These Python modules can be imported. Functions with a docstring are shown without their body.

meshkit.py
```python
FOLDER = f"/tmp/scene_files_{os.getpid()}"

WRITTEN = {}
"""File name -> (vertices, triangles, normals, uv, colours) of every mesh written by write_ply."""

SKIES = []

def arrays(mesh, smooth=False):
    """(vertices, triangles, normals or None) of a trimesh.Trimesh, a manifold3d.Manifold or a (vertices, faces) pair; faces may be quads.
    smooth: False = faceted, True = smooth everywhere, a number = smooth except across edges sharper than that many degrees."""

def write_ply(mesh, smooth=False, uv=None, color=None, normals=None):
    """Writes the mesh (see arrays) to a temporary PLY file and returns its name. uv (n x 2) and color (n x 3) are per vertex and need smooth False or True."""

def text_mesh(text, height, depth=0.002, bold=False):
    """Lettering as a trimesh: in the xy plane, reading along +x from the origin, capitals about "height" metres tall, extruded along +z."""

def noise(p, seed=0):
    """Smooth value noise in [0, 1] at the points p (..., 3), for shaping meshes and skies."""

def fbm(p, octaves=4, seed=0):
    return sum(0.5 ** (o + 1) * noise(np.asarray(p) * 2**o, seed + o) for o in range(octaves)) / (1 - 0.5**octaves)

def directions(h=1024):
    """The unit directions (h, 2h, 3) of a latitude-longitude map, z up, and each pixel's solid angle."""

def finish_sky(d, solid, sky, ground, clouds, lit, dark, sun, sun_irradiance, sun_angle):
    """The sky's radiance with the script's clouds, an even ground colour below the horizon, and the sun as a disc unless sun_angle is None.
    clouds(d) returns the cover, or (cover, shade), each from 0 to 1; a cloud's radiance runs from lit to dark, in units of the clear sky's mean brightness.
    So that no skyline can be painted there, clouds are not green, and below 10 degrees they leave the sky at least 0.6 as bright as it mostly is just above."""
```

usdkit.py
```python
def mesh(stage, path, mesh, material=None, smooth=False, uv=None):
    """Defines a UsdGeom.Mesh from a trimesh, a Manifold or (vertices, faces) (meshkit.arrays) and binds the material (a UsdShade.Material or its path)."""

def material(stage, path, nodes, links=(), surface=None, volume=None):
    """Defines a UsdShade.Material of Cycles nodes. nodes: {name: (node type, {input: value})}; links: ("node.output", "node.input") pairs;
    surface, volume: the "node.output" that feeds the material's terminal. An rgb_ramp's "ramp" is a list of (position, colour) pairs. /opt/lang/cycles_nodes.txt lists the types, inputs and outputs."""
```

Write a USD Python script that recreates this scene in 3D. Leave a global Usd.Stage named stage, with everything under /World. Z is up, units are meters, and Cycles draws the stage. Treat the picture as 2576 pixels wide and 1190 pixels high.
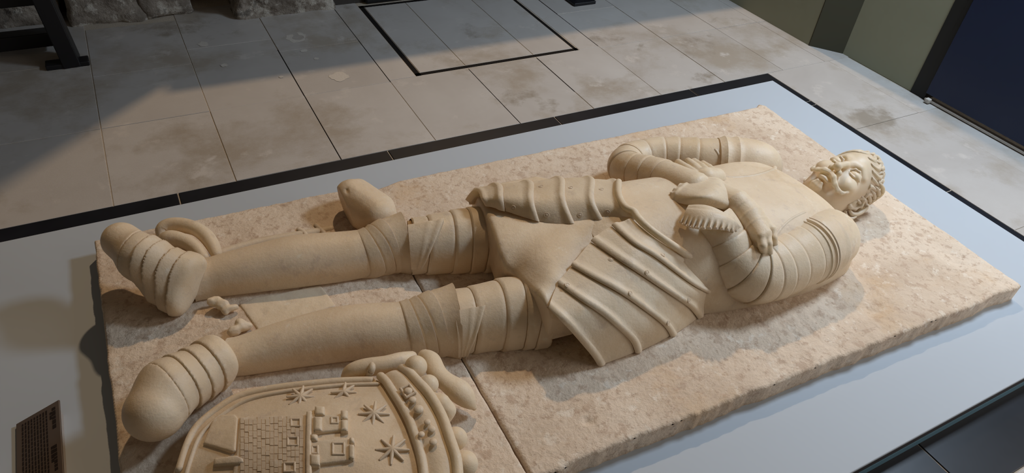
import math, numpy as np, trimesh, usdkit, meshkit
from pxr import Usd, UsdGeom, UsdLux, Gf, Sdf, UsdShade, Vt
from scipy.interpolate import CubicSpline, PchipInterpolator, RBFInterpolator
from scipy.spatial import Delaunay, cKDTree
import shapely, shapely.geometry as sg

stage = Usd.Stage.CreateInMemory()
UsdGeom.SetStageUpAxis(stage, UsdGeom.Tokens.z)
UsdGeom.SetStageMetersPerUnit(stage, 1.0)
UsdGeom.Xform.Define(stage, '/World')
UsdGeom.Scope.Define(stage, '/World/Looks')

# ------------------------------------------------------------------ camera
F, W, H = 1770.9156, 2576, 1190
RC = np.array([[0.8825964, -0.46301267, 0.08150377], [-0.24287001, -0.59748412, -0.76421652], [0.40253914, 0.65469992, -0.63978922]])
CZ, ST, PT = 1.25695, 0.10695, 0.0552          # camera height, slab top, plinth top (floor = 0)
cam = UsdGeom.Camera.Define(stage, '/World/camera')
cam.CreateHorizontalApertureAttr(36.0); cam.CreateVerticalApertureAttr(36.0 * H / W)
cam.CreateFocalLengthAttr(36.0 * F / W); cam.CreateClippingRangeAttr(Gf.Vec2f(0.05, 100))
m = np.eye(4); m[0, :3], m[1, :3], m[2, :3], m[3, :3] = RC[0], -RC[1], -RC[2], (0, 0, CZ)
cam.AddTransformOp().Set(Gf.Matrix4d(m.tolist()))
cam.CreateExposureAttr(-0.34)

# ------------------------------------------------------------------ light
def aim(prim, pos, target, roll=(0, 0, 1)):
    z = np.array(pos, float) - np.array(target, float); z /= np.linalg.norm(z)
    x = np.cross(roll, z); x /= np.linalg.norm(x); y = np.cross(z, x)
    m = np.eye(4); m[0, :3], m[1, :3], m[2, :3], m[3, :3] = x, y, z, pos
    UsdGeom.Xformable(prim).AddTransformOp().Set(Gf.Matrix4d(m.tolist()))
dome = UsdLux.DomeLight.Define(stage, '/World/dome_light'); dome.CreateIntensityAttr(0.03); dome.CreateColorAttr(Gf.Vec3f(1.0, 0.82, 0.62))
key = UsdLux.SphereLight.Define(stage, '/World/spot_lamp_light'); key.CreateRadiusAttr(0.09); key.CreateIntensityAttr(2200); key.CreateColorAttr(Gf.Vec3f(1.0, 0.71, 0.43))
UsdGeom.Xformable(key).AddTranslateOp().Set(Gf.Vec3d(2.6, 4.9, 5.3))
def rect(name, pos, target, w, h, inten, col):
    l = UsdLux.RectLight.Define(stage, '/World/' + name); l.CreateWidthAttr(w); l.CreateHeightAttr(h); l.CreateIntensityAttr(inten); l.CreateColorAttr(Gf.Vec3f(*col))
    aim(l.GetPrim(), pos, target); return l
rect('added_overhead_light', (2.55, 1.0, 2.05), (2.40, 1.0, 0.0), 0.45, 0.45, 100.0, (0.68, 0.835, 1.0))  # added floating panel, no skylight here; cool light that fades towards the left
rect('doorway_daylight', (2.72, -.55, 1.15), (0.0, -.1, 0.5), 1.5, 2.1, 2.8, (1.0, 0.94, 0.88))

# ------------------------------------------------------------------ geometry helpers
def at(px, py, h):
    """The point seen at this pixel of the photograph, h metres above the slab's top."""
    d = np.array([(px - W / 2) / F, (py - H / 2) / F, 1.0]) @ RC
    return np.array([0, 0, CZ]) + d * ((ST + h - CZ) / d[2])
def ats(pts): return np.array([at(*p) for p in pts])
def fbm(p, o=4, s=0): return meshkit.fbm(np.asarray(p, float), o, s) - 0.5
def cr(p, t):
    """Smooth curve through the points p (n,k) at parameters t in 0..n-1."""
    p = np.asarray(p, float)
    return PchipInterpolator(np.arange(len(p)), p)(t) if len(p) < 3 else CubicSpline(np.arange(len(p)), p, bc_type='natural')(t)
def merge(*ms): return trimesh.util.concatenate([m for m in ms])
def grid_faces(n, m, wrap=False):
    i, j = np.meshgrid(np.arange(n - 1), np.arange(m if wrap else m - 1), indexing='ij')
    a = i * m + j; b = i * m + (j + 1) % m
    return np.concatenate([np.stack([a, b, b + m], -1).reshape(-1, 3), np.stack([a, b + m, a + m], -1).reshape(-1, 3)])
def fix(v, f):
    m = trimesh.Trimesh(v, f, process=False)
    if m.volume < 0: m.invert()
    return m
def tube_mesh(rings):
    """rings (n,m,3) closed by caps."""
    n, m, _ = rings.shape
    v = np.concatenate([rings.reshape(-1, 3), rings[:1].mean(1), rings[-1:].mean(1)])
    k = np.arange(m); k1 = (k + 1) % m; e = (n - 1) * m
    f = np.concatenate([grid_faces(n, m, True), np.stack([k1, k, np.full(m, n * m)], -1), np.stack([k + e, k1 + e, np.full(m, n * m + 1)], -1)])
    return fix(v, f)
def sheet(P, thick):
    """Solid sheet from a grid of points (n,m,3); thick metres inward (or array)."""
    n, m, _ = P.shape
    du = np.gradient(P, axis=0); dv = np.gradient(P, axis=1)
    N = np.cross(du, dv); N /= np.maximum(np.linalg.norm(N, axis=-1, keepdims=True), 1e-9)
    if N[..., 2].mean() < 0: N = -N
    Q = P - N * thick
    v = np.concatenate([P.reshape(-1, 3), Q.reshape(-1, 3)]); o = n * m
    g = grid_faces(n, m)
    idx = np.arange(o).reshape(n, m)
    b = np.concatenate([idx[0, :-1], idx[:-1, -1], idx[-1, :0:-1], idx[:0:-1, 0]]); b1 = np.roll(b, -1)
    side = np.concatenate([np.stack([b, b + o, b1 + o], -1), np.stack([b, b1 + o, b1], -1)])
    f = np.concatenate([g, g[:, ::-1] + o, side])
    return fix(v, f)
def rod(pts, r, n=10, res=None, taper=None, flat=1.0):
    """Round rod swept along points, rounded ends."""
    p = np.asarray(pts, float); k = res or max(8, 6 * len(p))
    t = np.linspace(0, len(p) - 1, k); c = cr(p, t)
    rr = np.full(k, r) if np.ndim(r) == 0 else cr(np.asarray(r, float)[:, None], t)[:, 0]
    T = np.gradient(c, axis=0); T /= np.linalg.norm(T, axis=1, keepdims=True)
    up = np.where(np.abs(T[:, 2:3]) > 0.9, [[0, 1.0, 0]], [[0, 0, 1.0]])
    S = np.cross(T, up); S /= np.linalg.norm(S, axis=1, keepdims=True); U = np.cross(S, T)
    a = np.linspace(0, 2 * np.pi, n, endpoint=False)
    ring = S[:, None] * np.cos(a)[:, None] + U[:, None] * (np.sin(a) * flat)[:, None]
    R = c[:, None] + ring * rr[:, None, None]
    pre = [c[0] - T[0] * rr[0] * s + ring[0] * rr[0] * q for s, q in ((.95, .3), (.7, .71), (.35, .93))]
    post = [c[-1] + T[-1] * rr[-1] * s + ring[-1] * rr[-1] * q for s, q in ((.35, .93), (.7, .71), (.95, .3))]
    return tube_mesh(np.concatenate([np.array(pre), R, np.array(post)]))
class Limb:
    """A limb with elliptical sections along a path; lower half goes straight down when dn is given."""
    def __init__(s, pts, w, h, dn=None, up=(0, 0, 1), ex=1.0):
        s.p = np.asarray(pts, float); s.n = len(s.p)
        s.w = np.broadcast_to(np.asarray(w, float), (s.n,)); s.h = np.broadcast_to(np.asarray(h, float), (s.n,))
        s.dn = s.h if dn is None else np.broadcast_to(np.asarray(dn, float), (s.n,)); s.box = dn is not None; s.up = np.array(up, float); s.ex = ex
    def P(s, t, a, off=0.0):
        t = np.asarray(t, float); c = cr(s.p, t); e = 1e-3
        T = cr(s.p, np.clip(t + e, 0, s.n - 1)) - cr(s.p, np.clip(t - e, 0, s.n - 1)); T /= np.linalg.norm(T, axis=-1, keepdims=True)
        S = np.cross(np.broadcast_to(s.up, T.shape), T); S /= np.linalg.norm(S, axis=-1, keepdims=True); U = np.cross(T, S)
        q = np.stack([s.w, s.h, s.dn], 1); q = PchipInterpolator(np.arange(s.n), q)(np.clip(t, 0, s.n - 1))
        ca, sa = np.cos(a), np.sin(a)
        if s.box:
            k = np.where(sa < 0, 0.3, s.ex)
        else: k = s.ex
        x = np.sign(ca) * np.abs(ca) ** k; z = np.sign(sa) * np.abs(sa) ** k
        w, h = q[..., 0] + off, np.where(sa >= 0, q[..., 1], q[..., 2]) + off
        return c + S * (w * x)[..., None] + U * (h * z)[..., None]
    def seg(s, t0, t1, off=0.0, n=14, m=72, prof=None, skew=None, cap0=0, cap1=0):
        """A closed piece from t0 to t1. prof(v,a)->extra radius; skew(a)->shift of t."""
        v = np.linspace(0, 1, n)
        a = np.linspace(0, 2 * np.pi, m, endpoint=False)
        V, A = np.meshgrid(v, a, indexing='ij')
        sk0 = skew(A) if skew else 0
        Tt = t0 + (t1 - t0) * V + sk0
        o = off + (prof(V, A) if prof else 0)
        R = s.P(Tt, A, o)
        pre, post = [], []
        def cap(tt, r, sign):
            c = r.mean(0); out = []
            T = s.P(np.full(m, tt + .01), a).mean(0) - s.P(np.full(m, tt - .01), a).mean(0); T /= np.linalg.norm(T)
            d = cap0 if sign < 0 else cap1
            for f_ in (.25, .5, .72, .88, .97): out.append(c + (r - c) * math.sqrt(1 - f_ * f_) + T * sign * d * f_)
            return out
        if cap0: pre = cap(t0, R[0], -1)[::-1]
        if cap1: post = cap(t1, R[-1], 1)
        if pre: R = np.concatenate([np.array(pre), R])
        if post: R = np.concatenate([R, np.array(post)])
        return tube_mesh(R)
def limb_px(st, k=0.3, ar=1.0):
    """Stations (top pixel, contact pixel) of a limb lying on the slab -> centres and radii."""
    B = ats([(b[0], b[1], 0) for _, b in st]); C, R = [], []
    for i, (a, b) in enumerate(st):
        d = B[min(i + 1, len(B) - 1)] - B[max(i - 1, 0)]; d /= np.linalg.norm(d)
        n = np.array([-d[1], d[0], 0]); n *= np.sign(n[1])
        ray = np.array([(a[0] - W / 2) / F, (a[1] - H / 2) / F, 1.0]) @ RC
        N = np.cross(d, ray); N /= np.linalg.norm(N); N *= np.sign(N[2])
        rel = B[i] - np.array([0, 0, CZ])
        w = -(N @ rel) / (N @ n + k * ar * N[2] + math.hypot(N @ n, ar * N[2]))
        C.append(B[i] + w * n + np.array([0, 0, k * ar * w])); R.append(w)
    return np.array(C), np.array(R)
def patch(poly, hf, base, res, rnd=0.004, flat=False):
    """Solid over the outline poly (n,2): top z = hf(xy), rounded edge, bottom z = base."""
    P = sg.Polygon(np.asarray(poly)[:, :2]).buffer(0)
    if P.geom_type != 'Polygon': P = max(P.geoms, key=lambda g: g.area)
    L = P.exterior.length
    def ringpts(d):
        q = P.buffer(-d); out = []
        for g in getattr(q, 'geoms', [q]):
            if g.is_empty: continue
            e = g.exterior; k = max(8, int(e.length / res)); out += [e.interpolate(i / k, normalized=True).coords[0] for i in range(k)]
        return np.array(out).reshape(-1, 2)
    k = max(12, int(L / res)); bd = np.array([P.exterior.interpolate(i / k, normalized=True).coords[0] for i in range(k)])
    parts = [bd] + [ringpts(rnd * q) for q in (.12, .45, 1.0)]
    x0, y0, x1, y1 = P.bounds
    gx, gy = np.meshgrid(np.arange(x0, x1, res), np.arange(y0, y1, res)); g = np.stack([gx.ravel(), gy.ravel()], 1)
    ins = P.buffer(-rnd - res * .5); g = g[shapely.contains_xy(ins, g[:, 0], g[:, 1])] if not ins.is_empty else g[:0]
    V = np.concatenate(parts + [g]); V = V + np.random.default_rng(1).normal(0, 1e-7, V.shape)
    T = Delaunay(V).simplices; c = V[T].mean(1); T = T[shapely.contains_xy(P, c[:, 0], c[:, 1])]
    d = shapely.distance(P.exterior, shapely.points(V)); q = np.clip(1 - d / rnd, 0, 1)
    z = hf(V) - rnd * (1 - np.sqrt(1 - np.minimum(q, .999) ** 2))
    top = np.column_stack([V, z]); o = len(V)
    n = len(bd); b = np.arange(n); b1 = (b + 1) % n
    ba = np.broadcast_to(base, n) if np.ndim(base) == 0 else base
    v = np.concatenate([top, np.column_stack([V, np.full(o, 0.0) + (base if np.ndim(base) == 0 else 0)])])
    sgn = np.cross(V[T[:, 1]] - V[T[:, 0]], V[T[:, 2]] - V[T[:, 0]]); e0 = np.where(sgn[:, None] < 0, T[:, [1, 0, 2]], T)
    f = np.concatenate([e0, e0[:, ::-1] + o, np.stack([b, b + o, b1 + o], -1), np.stack([b, b1 + o, b1], -1)])
    mm = trimesh.Trimesh(v, f, process=False); trimesh.repair.fix_normals(mm)
    if mm.volume < 0: mm.invert()
    return mm
def box(c, s, r=0.0):
    b = trimesh.creation.box(s)
    if r:
        import manifold3d as mf
        q = [np.array(x) * (np.array(s) / 2 - r) for x in np.ndindex(2, 2, 2)]
        q = [(np.array(x) * 2 - 1) * (np.array(s) / 2 - r) for x in np.ndindex(2, 2, 2)]
        hh = mf.Manifold.batch_hull([mf.Manifold.sphere(r, 12).translate(tuple(map(float, x))) for x in q]).to_mesh()
        b = trimesh.Trimesh(hh.vert_properties[:, :3], hh.tri_verts, process=False)
    b.apply_translation(c); return b
def drape(pix, meshes, lift=0.0):
    """Where the sight lines through these pixels meet the meshes."""
    M = trimesh.util.concatenate([trimesh.Trimesh(MESH[k].vertices, MESH[k].faces, process=False) for p_ in meshes for k in MESH if k == str(p_.GetPath()) or k.startswith(str(p_.GetPath()) + '/')]); T = M.triangles; o = np.array([0, 0, CZ]); e1, e2 = T[:, 1] - T[:, 0], T[:, 2] - T[:, 0]; out = []
    for px, py in pix:
        d = np.array([(px - W / 2) / F, (py - H / 2) / F, 1.0]) @ RC; d /= np.linalg.norm(d)
        h = np.cross(d, e2); a = (e1 * h).sum(1); a = np.where(np.abs(a) < 1e-14, 1e-14, a); s = o - T[:, 0]; u = (s * h).sum(1) / a; q = np.cross(s, e1); v = q @ d / a; t = (q * e2).sum(1) / a
        t = np.where((u >= -1e-6) & (v >= -1e-6) & (u + v <= 1 + 1e-6) & (t > 0), t, 1e9); k = t.argmin()
        if t[k] < 1e8: n = np.cross(e1[k], e2[k]); n /= np.linalg.norm(n); n *= -np.sign(n @ d); out.append(o + d * t[k] + n * lift)
    return np.array(out)
def bead(name, pix, meshes, r, parent, mt=None, lift=0.0, k=40):
    pp = cr(np.array(pix, float), np.linspace(0, len(pix) - 1, k)); q = drape(pp, meshes, lift)
    if len(q) > 3: return obj(name, rod(q, r, 8, len(q)), mt or M_FIG, parent)
# --- signed distance sculpting
def sm(a, b, k): h = np.clip(.5 + .5 * (b - a) / k, 0, 1); return b * (1 - h) + a * h - k * h * (1 - h)
def sub(a, b, k): return -sm(-a, b, k)
def ell(p, c, r): q = (p - np.asarray(c)) / np.asarray(r); k0 = np.linalg.norm(q, axis=-1); k1 = np.linalg.norm(q / np.asarray(r), axis=-1); return k0 * (k0 - 1) / np.maximum(k1, 1e-9)
def cap(p, a, b, ra, rb=None):
    rb = ra if rb is None else rb; a = np.asarray(a, float); b = np.asarray(b, float); ba = b - a
    h = np.clip(((p - a) @ ba) / (ba @ ba), 0, 1); return np.linalg.norm(p - a - h[..., None] * ba, axis=-1) - (ra + (rb - ra) * h)
def chain(p, pts, r, k=0.004):
    d = None; r = np.broadcast_to(r, (len(pts),))
    for i in range(len(pts) - 1):
        e = cap(p, pts[i], pts[i + 1], r[i], r[i + 1]); d = e if d is None else sm(d, e, k)
    return d
def blend(d, p, pts, r, k, kr=.004, neg=False):
    """Blend a chain into the field d, only where p lies close to it."""
    q = np.asarray(pts, float); R = np.max(r) + k + .012; mk = ((p > q.min(0) - R) & (p < q.max(0) + R)).all(-1)
    e = chain(p[mk], q, r, kr); d = d.copy(); d[mk] = sub(d[mk], e, k) if neg else sm(d[mk], e, k); return d
def nets(fun, lo, hi, res):
    """Surface nets of fun<0 in the box lo..hi."""
    lo, hi = np.asarray(lo, float), np.asarray(hi, float); n = np.ceil((hi - lo) / res).astype(int) + 1
    ax = [lo[i] + res * np.arange(n[i]) for i in range(3)]
    G = np.stack(np.meshgrid(*ax, indexing='ij'), -1); D = fun(G)
    D[0], D[-1] = np.maximum(D[0], .01), np.maximum(D[-1], .01); D[:, 0], D[:, -1] = np.maximum(D[:, 0], .01), np.maximum(D[:, -1], .01); D[:, :, 0], D[:, :, -1] = np.maximum(D[:, :, 0], .01), np.maximum(D[:, :, -1], .01)
    s = D < 0; c = tuple(x - 1 for x in n); cnt = np.zeros(c); acc = np.zeros(c + (3,))
    cor = [np.array(x) for x in np.ndindex(2, 2, 2)]
    def sl(o): return tuple(slice(o[i], o[i] + c[i]) for i in range(3))
    for a in range(8):
        for x in range(3):
            if cor[a][x]: continue
            b = cor[a].copy(); b[x] = 1
            da, db = D[sl(cor[a])], D[sl(b)]; cross = s[sl(cor[a])] != s[sl(b)]
            t = np.where(cross, da / np.where(cross, da - db, 1), 0)
            cnt += cross
            for i in range(3): acc[..., i] += cross * (cor[a][i] + (t if i == x else 0))
    act = cnt > 0; idx = -np.ones(c, int); idx[act] = np.arange(act.sum())
    v = lo + res * (np.argwhere(act) + acc[act] / cnt[act][:, None]); fs = []
    for x in range(3):
        y, z = (x + 1) % 3, (x + 2) % 3
        a0 = [slice(1, -1)] * 3; a0[x] = slice(0, -1); a1 = list(a0); a1[x] = slice(1, None)
        cr_ = s[tuple(a0)] != s[tuple(a1)]; w = np.argwhere(cr_); 
        if not len(w): continue
        w[:, y] += 1; w[:, z] += 1
        flip = s[tuple(w.T)]
        def q(dy, dz): u = w.copy(); u[:, y] -= dy; u[:, z] -= dz; return idx[tuple(u.T)]
        Q = np.stack([q(1, 1), q(0, 1), q(0, 0), q(1, 0)], 1); Q[~flip] = Q[~flip][:, ::-1]
        fs += [Q[:, [0, 1, 2]], Q[:, [0, 2, 3]]]
    f = np.concatenate(fs); f = f[(f >= 0).all(1)]
    m = trimesh.Trimesh(v, f, process=False)
    import scipy.sparse as sp
    e = m.edges_unique; A = sp.coo_matrix((np.ones(2 * len(e)), (np.r_[e[:, 0], e[:, 1]], np.r_[e[:, 1], e[:, 0]])), (len(v), len(v))).tocsr(); dg = np.maximum(np.asarray(A.sum(1)), 1)
    for lam in (.5, -.45, .5, -.45): v = v + lam * (A @ v / dg - v)
    m = trimesh.Trimesh(v, f, process=False)
    if m.volume < 0: m.invert()
    return m

# ------------------------------------------------------------------ scene helpers
names, MESH = {}, {}
def fresh(parent, name):
    k = (parent, name); names[k] = names.get(k, -1) + 1
    return f'{parent}/{name}' + (f'_{names[k]:03d}' if names[k] else '')
def obj(name, mesh, mat, parent='/World', smooth=35, label=None):
    parent = parent if isinstance(parent, str) else str(parent.GetPath())
    p = fresh(parent, name)
    if label is None and not isinstance(mesh, trimesh.Trimesh): mesh = trimesh.Trimesh(*mesh, process=False)
    usdkit.mesh(stage, p, mesh, mat, smooth); MESH[p] = mesh
    pr = stage.GetPrimAtPath(p)
    if label: pr.SetCustomDataByKey('label', label)
    return pr
def tag(p, label=None, cat=None, group=None, kind=None):
    for k, v in (('label', label), ('category', cat), ('group', group), ('kind', kind)):
        if v: p.SetCustomDataByKey(k, v)
    return p
def thing(name, label, cat, loc=(0, 0, 0), kind=None):
    x = UsdGeom.Xform.Define(stage, fresh('/World', name)); x.AddTranslateOp().Set(Gf.Vec3d(*loc))
    return tag(x.GetPrim(), label, cat, kind=kind)

# ------------------------------------------------------------------ materials
def mat(name, nodes, links, surface='p.BSDF'): return usdkit.material(stage, '/World/Looks/' + name, nodes, links, surface=surface)
def stone(name, ramp, scale=5.0, blot=None, blot_scale=14.0, blot_at=(.55, .7), rough=.55, bump=.25, bscale=90.0, bdist=.004, sss=0.0, amt=.66, det=9):
    nd = {'g': ('geometry', {}), 'n': ('noise_texture', {'scale': scale, 'detail': det, 'roughness': .62, 'distortion': .4}), 'r': ('rgb_ramp', {'ramp': ramp}),
          'nf': ('noise_texture', {'scale': bscale, 'detail': 5, 'roughness': .65}), 'nm': ('noise_texture', {'scale': bscale / 7, 'detail': 4}),
          'ad': ('math', {'math_type': 'multiply_add', 'value2': 1.6}), 'bp': ('bump', {'strength': bump, 'distance': bdist}),
          'p': ('principled_bsdf', {'roughness': rough, 'subsurface_weight': sss, 'subsurface_scale': .012, 'subsurface_radius': (1.0, .62, .3), 'specular_ior_level': .35})}
    lk = [('g.position', 'n.vector'), ('g.position', 'nf.vector'), ('g.position', 'nm.vector'), ('n.fac', 'r.fac'), ('nm.fac', 'ad.value1'), ('nf.fac', 'ad.value3'), ('ad.value', 'bp.height'), ('bp.normal', 'p.normal')]
    col = 'r.color'
    if blot:
        for i, (c, sc, a, b, seed) in enumerate(blot):
            nd[f'b{i}'] = ('noise_texture', {'scale': sc, 'detail': 8, 'roughness': .68, 'dimensions': '4D', 'w': float(seed), 'distortion': .15})
            nd[f'm{i}'] = ('map_range', {'from_min': a, 'from_max': b, 'to_max': amt, 'clamp': True})
            nd[f'x{i}'] = ('mix_color', {'b': c})
            lk += [('g.position', f'b{i}.vector'), (f'b{i}.fac', f'm{i}.value'), (f'm{i}.result', f'x{i}.fac'), (col, f'x{i}.a')]; col = f'x{i}.result'
    lk.append((col, 'p.base_color'))
    return mat(name, nd, lk)
def plain(name, c, rough=.5, spec=.5, bump=0.0, bscale=60.0, c2=None, nscale=3.0):
    nd = {'p': ('principled_bsdf', {'base_color': c, 'roughness': rough, 'specular_ior_level': spec})}; lk = []
    if bump or c2: nd['g'] = ('geometry', {})
    if c2:
        nd['n'] = ('noise_texture', {'scale': nscale, 'detail': 7, 'roughness': .6}); nd['r'] = ('rgb_ramp', {'ramp': [(.3, c), (.7, c2)]}); lk += [('g.position', 'n.vector'), ('n.fac', 'r.fac'), ('r.color', 'p.base_color')]
    if bump:
        nd['nb'] = ('noise_texture', {'scale': bscale, 'detail': 4}); nd['bp'] = ('bump', {'strength': bump, 'distance': .003}); lk += [('g.position', 'nb.vector'), ('nb.fac', 'bp.height'), ('bp.normal', 'p.normal')]
    return mat(name, nd, lk)
M_FIG = stone('carved_limestone', [(.3, (.61, .46, .30)), (.5, (.69, .545, .385)), (.7, (.76, .63, .47))], 4.5, [((.55, .37, .20), 7, .56, .72, 3), ((.56, .44, .33), 28, .56, .66, 4), ((.76, .67, .54), 30, .6, .68, 7)], rough=.48, bump=.28, bscale=150, bdist=.003, sss=.12)
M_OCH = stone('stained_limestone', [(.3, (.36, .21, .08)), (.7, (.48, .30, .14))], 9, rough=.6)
M_SLAB = stone('worn_limestone', [(.3, (.55, .42, .305)), (.5, (.66, .53, .405)), (.7, (.72, .605, .485))], 3.2, [((.45, .315, .22), 30, .53, .60, 1), ((.42, .29, .20), 60, .56, .62, 6), ((.75, .66, .55), 34, .57, .63, 2), ((.56, .36, .18), 3.5, .58, .74, 5)], rough=.65, bump=.7, bscale=75, bdist=.005)
M_HEAD = stone('polished_limestone', [(.3, (.63, .48, .32)), (.7, (.75, .62, .46))], 5, rough=.46, bump=.06, bscale=90, bdist=.002, sss=.2)
FLOORB = [((.33, .285, .235), 2.2, .5, .62, 11), ((.50, .465, .43), 7, .58, .66, 12), ((.26, .225, .185), 3.1, .60, .68, 13)]
M_FLOOR = [stone(f'floor_limestone_{"abcd"[i]}', [(.3, tuple(np.array((.40, .37, .345)) * k)), (.7, tuple(np.array((.46, .435, .41)) * k))], 2.6 + i * .4, FLOORB, amt=.95, rough=.42, bump=.12, bscale=160, bdist=.002) for i, k in enumerate((.96, 1.0, 1.03, 1.0))]
M_GROUT = plain('pale_grout', (.42, .36, .29), .9, .2, .5, 200)
M_SPOT = plain('pale_mortar_residue', (.50, .46, .41), .85, .2, .3, 120)
M_GAP = plain('dark_joint', (.012, .010, .009), .9, .1)
M_BLACK = plain('black_marble', (.006, .007, .010), .36, .28, .03, 40, (.014, .015, .020), 5)
M_WHITE = plain('white_paint', (.42, .46, .505), .6, .2, .02, 30)
M_TEAL = plain('blue_grey_skirting_paint', (.11, .24, .33), .5, .4)
M_JOG = plain('shaded_olive_paint', (.06, .056, .036), .8, .2)  # shade of the angled wall face, put into a darker olive
M_EDGE = plain('dark_edge_band', (.03, .026, .03), .5, .4)
M_OLIVE = plain('olive_paint', (.29, .29, .20), .7, .3, .08, 120, (.32, .32, .225), 2)
M_NAVY = plain('navy_door_paint', (.006, .015, .050), .45, .4, .1, 200)
M_FRAME = plain('dark_frame_paint', (.018, .017, .015), .6, .3)
M_IRON = plain('black_iron_paint', (.006, .006, .008), .45, .4, .1, 90)
M_SIGN = plain('brown_caption_board', (.11, .085, .07), .5, .4, .05, 50, (.13, .10, .085), 20)
M_INK = plain('dark_lettering', (.028, .020, .018), .6, .2)
M_SIDE = plain('pale_board_edge', (.45, .40, .36), .6, .3)
M_ROCK = stone('rough_rubble_stone', [(.3, (.10, .085, .07)), (.5, (.20, .17, .14)), (.7, (.36, .32, .27))], 7, [((.55, .52, .46), 18, .5, .58, 21), ((.03, .026, .022), 9, .58, .64, 22)], rough=.9, bump=.9, bscale=40, bdist=.012)
M_DARK = plain('dark_wall_plaster', (.05, .045, .04), .9, .2, .4, 50)
M_PEARL = M_FIG

# ------------------------------------------------------------------ setting: floor
XS = [-1.74, -1.425, -1.11, -.80, -.485, -.167, .156, .469, .785, 1.102, 1.405, 1.713, 2.03, 2.35, 2.60, 2.9]
floor = obj('floor', box((.2, 1.0, -.0368), (7.6, 8.0, .07)), M_GROUT); tag(floor, kind='structure')
hx0, hx1, hy0 = .902, 1.603, 2.263; hy1 = 2.925
BX0, BX1, BY0, BY1 = -.60, 2.262, .185, 1.815          # outer edge of the black stone border
rng = np.random.default_rng(4)
def tile_mesh(x0, y0, x1, y1, top, g=.0025, r=.0012):
    return box(((x0 + x1) / 2, (y0 + y1) / 2, top - .02), (x1 - x0 - 2 * g, y1 - y0 - (2 * g if g > .0015 and g < .0028 else .0018), .04), r)
def put_tile(x0, y0, x1, y1, g=.0013):
    if x1 - x0 < .03 or y1 - y0 < .03: return
    obj('paving_slab', tile_mesh(x0, y0, x1, y1, rng.uniform(-.0008, .0008), g), M_FLOOR[rng.integers(4)], floor)
for i in range(len(XS) - 1):
    x0, x1 = XS[i], XS[i + 1]
    ys = [1.815, 2.24, 2.60, 3.0] if i % 2 else [1.815, 2.24, 2.72, 3.1]
    if 8 <= i <= 10: ys = [1.815, hy0 - .012 if i > 7 else 2.24]
    for a, b in zip(ys[:-1], ys[1:]):
        gg = .0014
        if i == 8: put_tile(x0, a, x1, b)
        elif i == 10: put_tile(x0, a, x1, b)
        else: put_tile(x0, a, x1, b, gg)
    if i == 8: put_tile(x0, hy0 - .012, hx0 - .012, 3.0)
    if i == 10: put_tile(hx1 + .012, hy0 - .012, x1, 3.0)
for a, b in ((1.35, 1.815), (.72, 1.35), (.1, .72), (-.5, .1)):
    put_tile(BX1, a, 2.62, b); put_tile(2.62, a, 2.74, b)
for a, b in ((-1.42, -.8), (-.8, BX0)):
    for c, d in ((-.35, .185), (.185, .72), (.72, 1.27), (1.27, 1.815)): put_tile(a, c, b, d)
for a, b in zip(np.arange(-.6, 3.0, .45), np.arange(-.15, 3.3, .45)): put_tile(a, -.35, min(b, 2.74), BY0)
for x_, y0_, y1_, w_ in ((.469, 1.817, 2.62, .0042), (.785, 2.24, 2.93, .0042), (1.102, 1.817, 2.24, .0028), (1.405, 1.95, 2.24, .0022), (1.713, 2.26, 2.95, .003)):
    obj('dark_joint', box((x_, (y0_ + y1_) / 2, -.006), (w_, y1_ - y0_, .0106)), M_GAP, floor)
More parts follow.
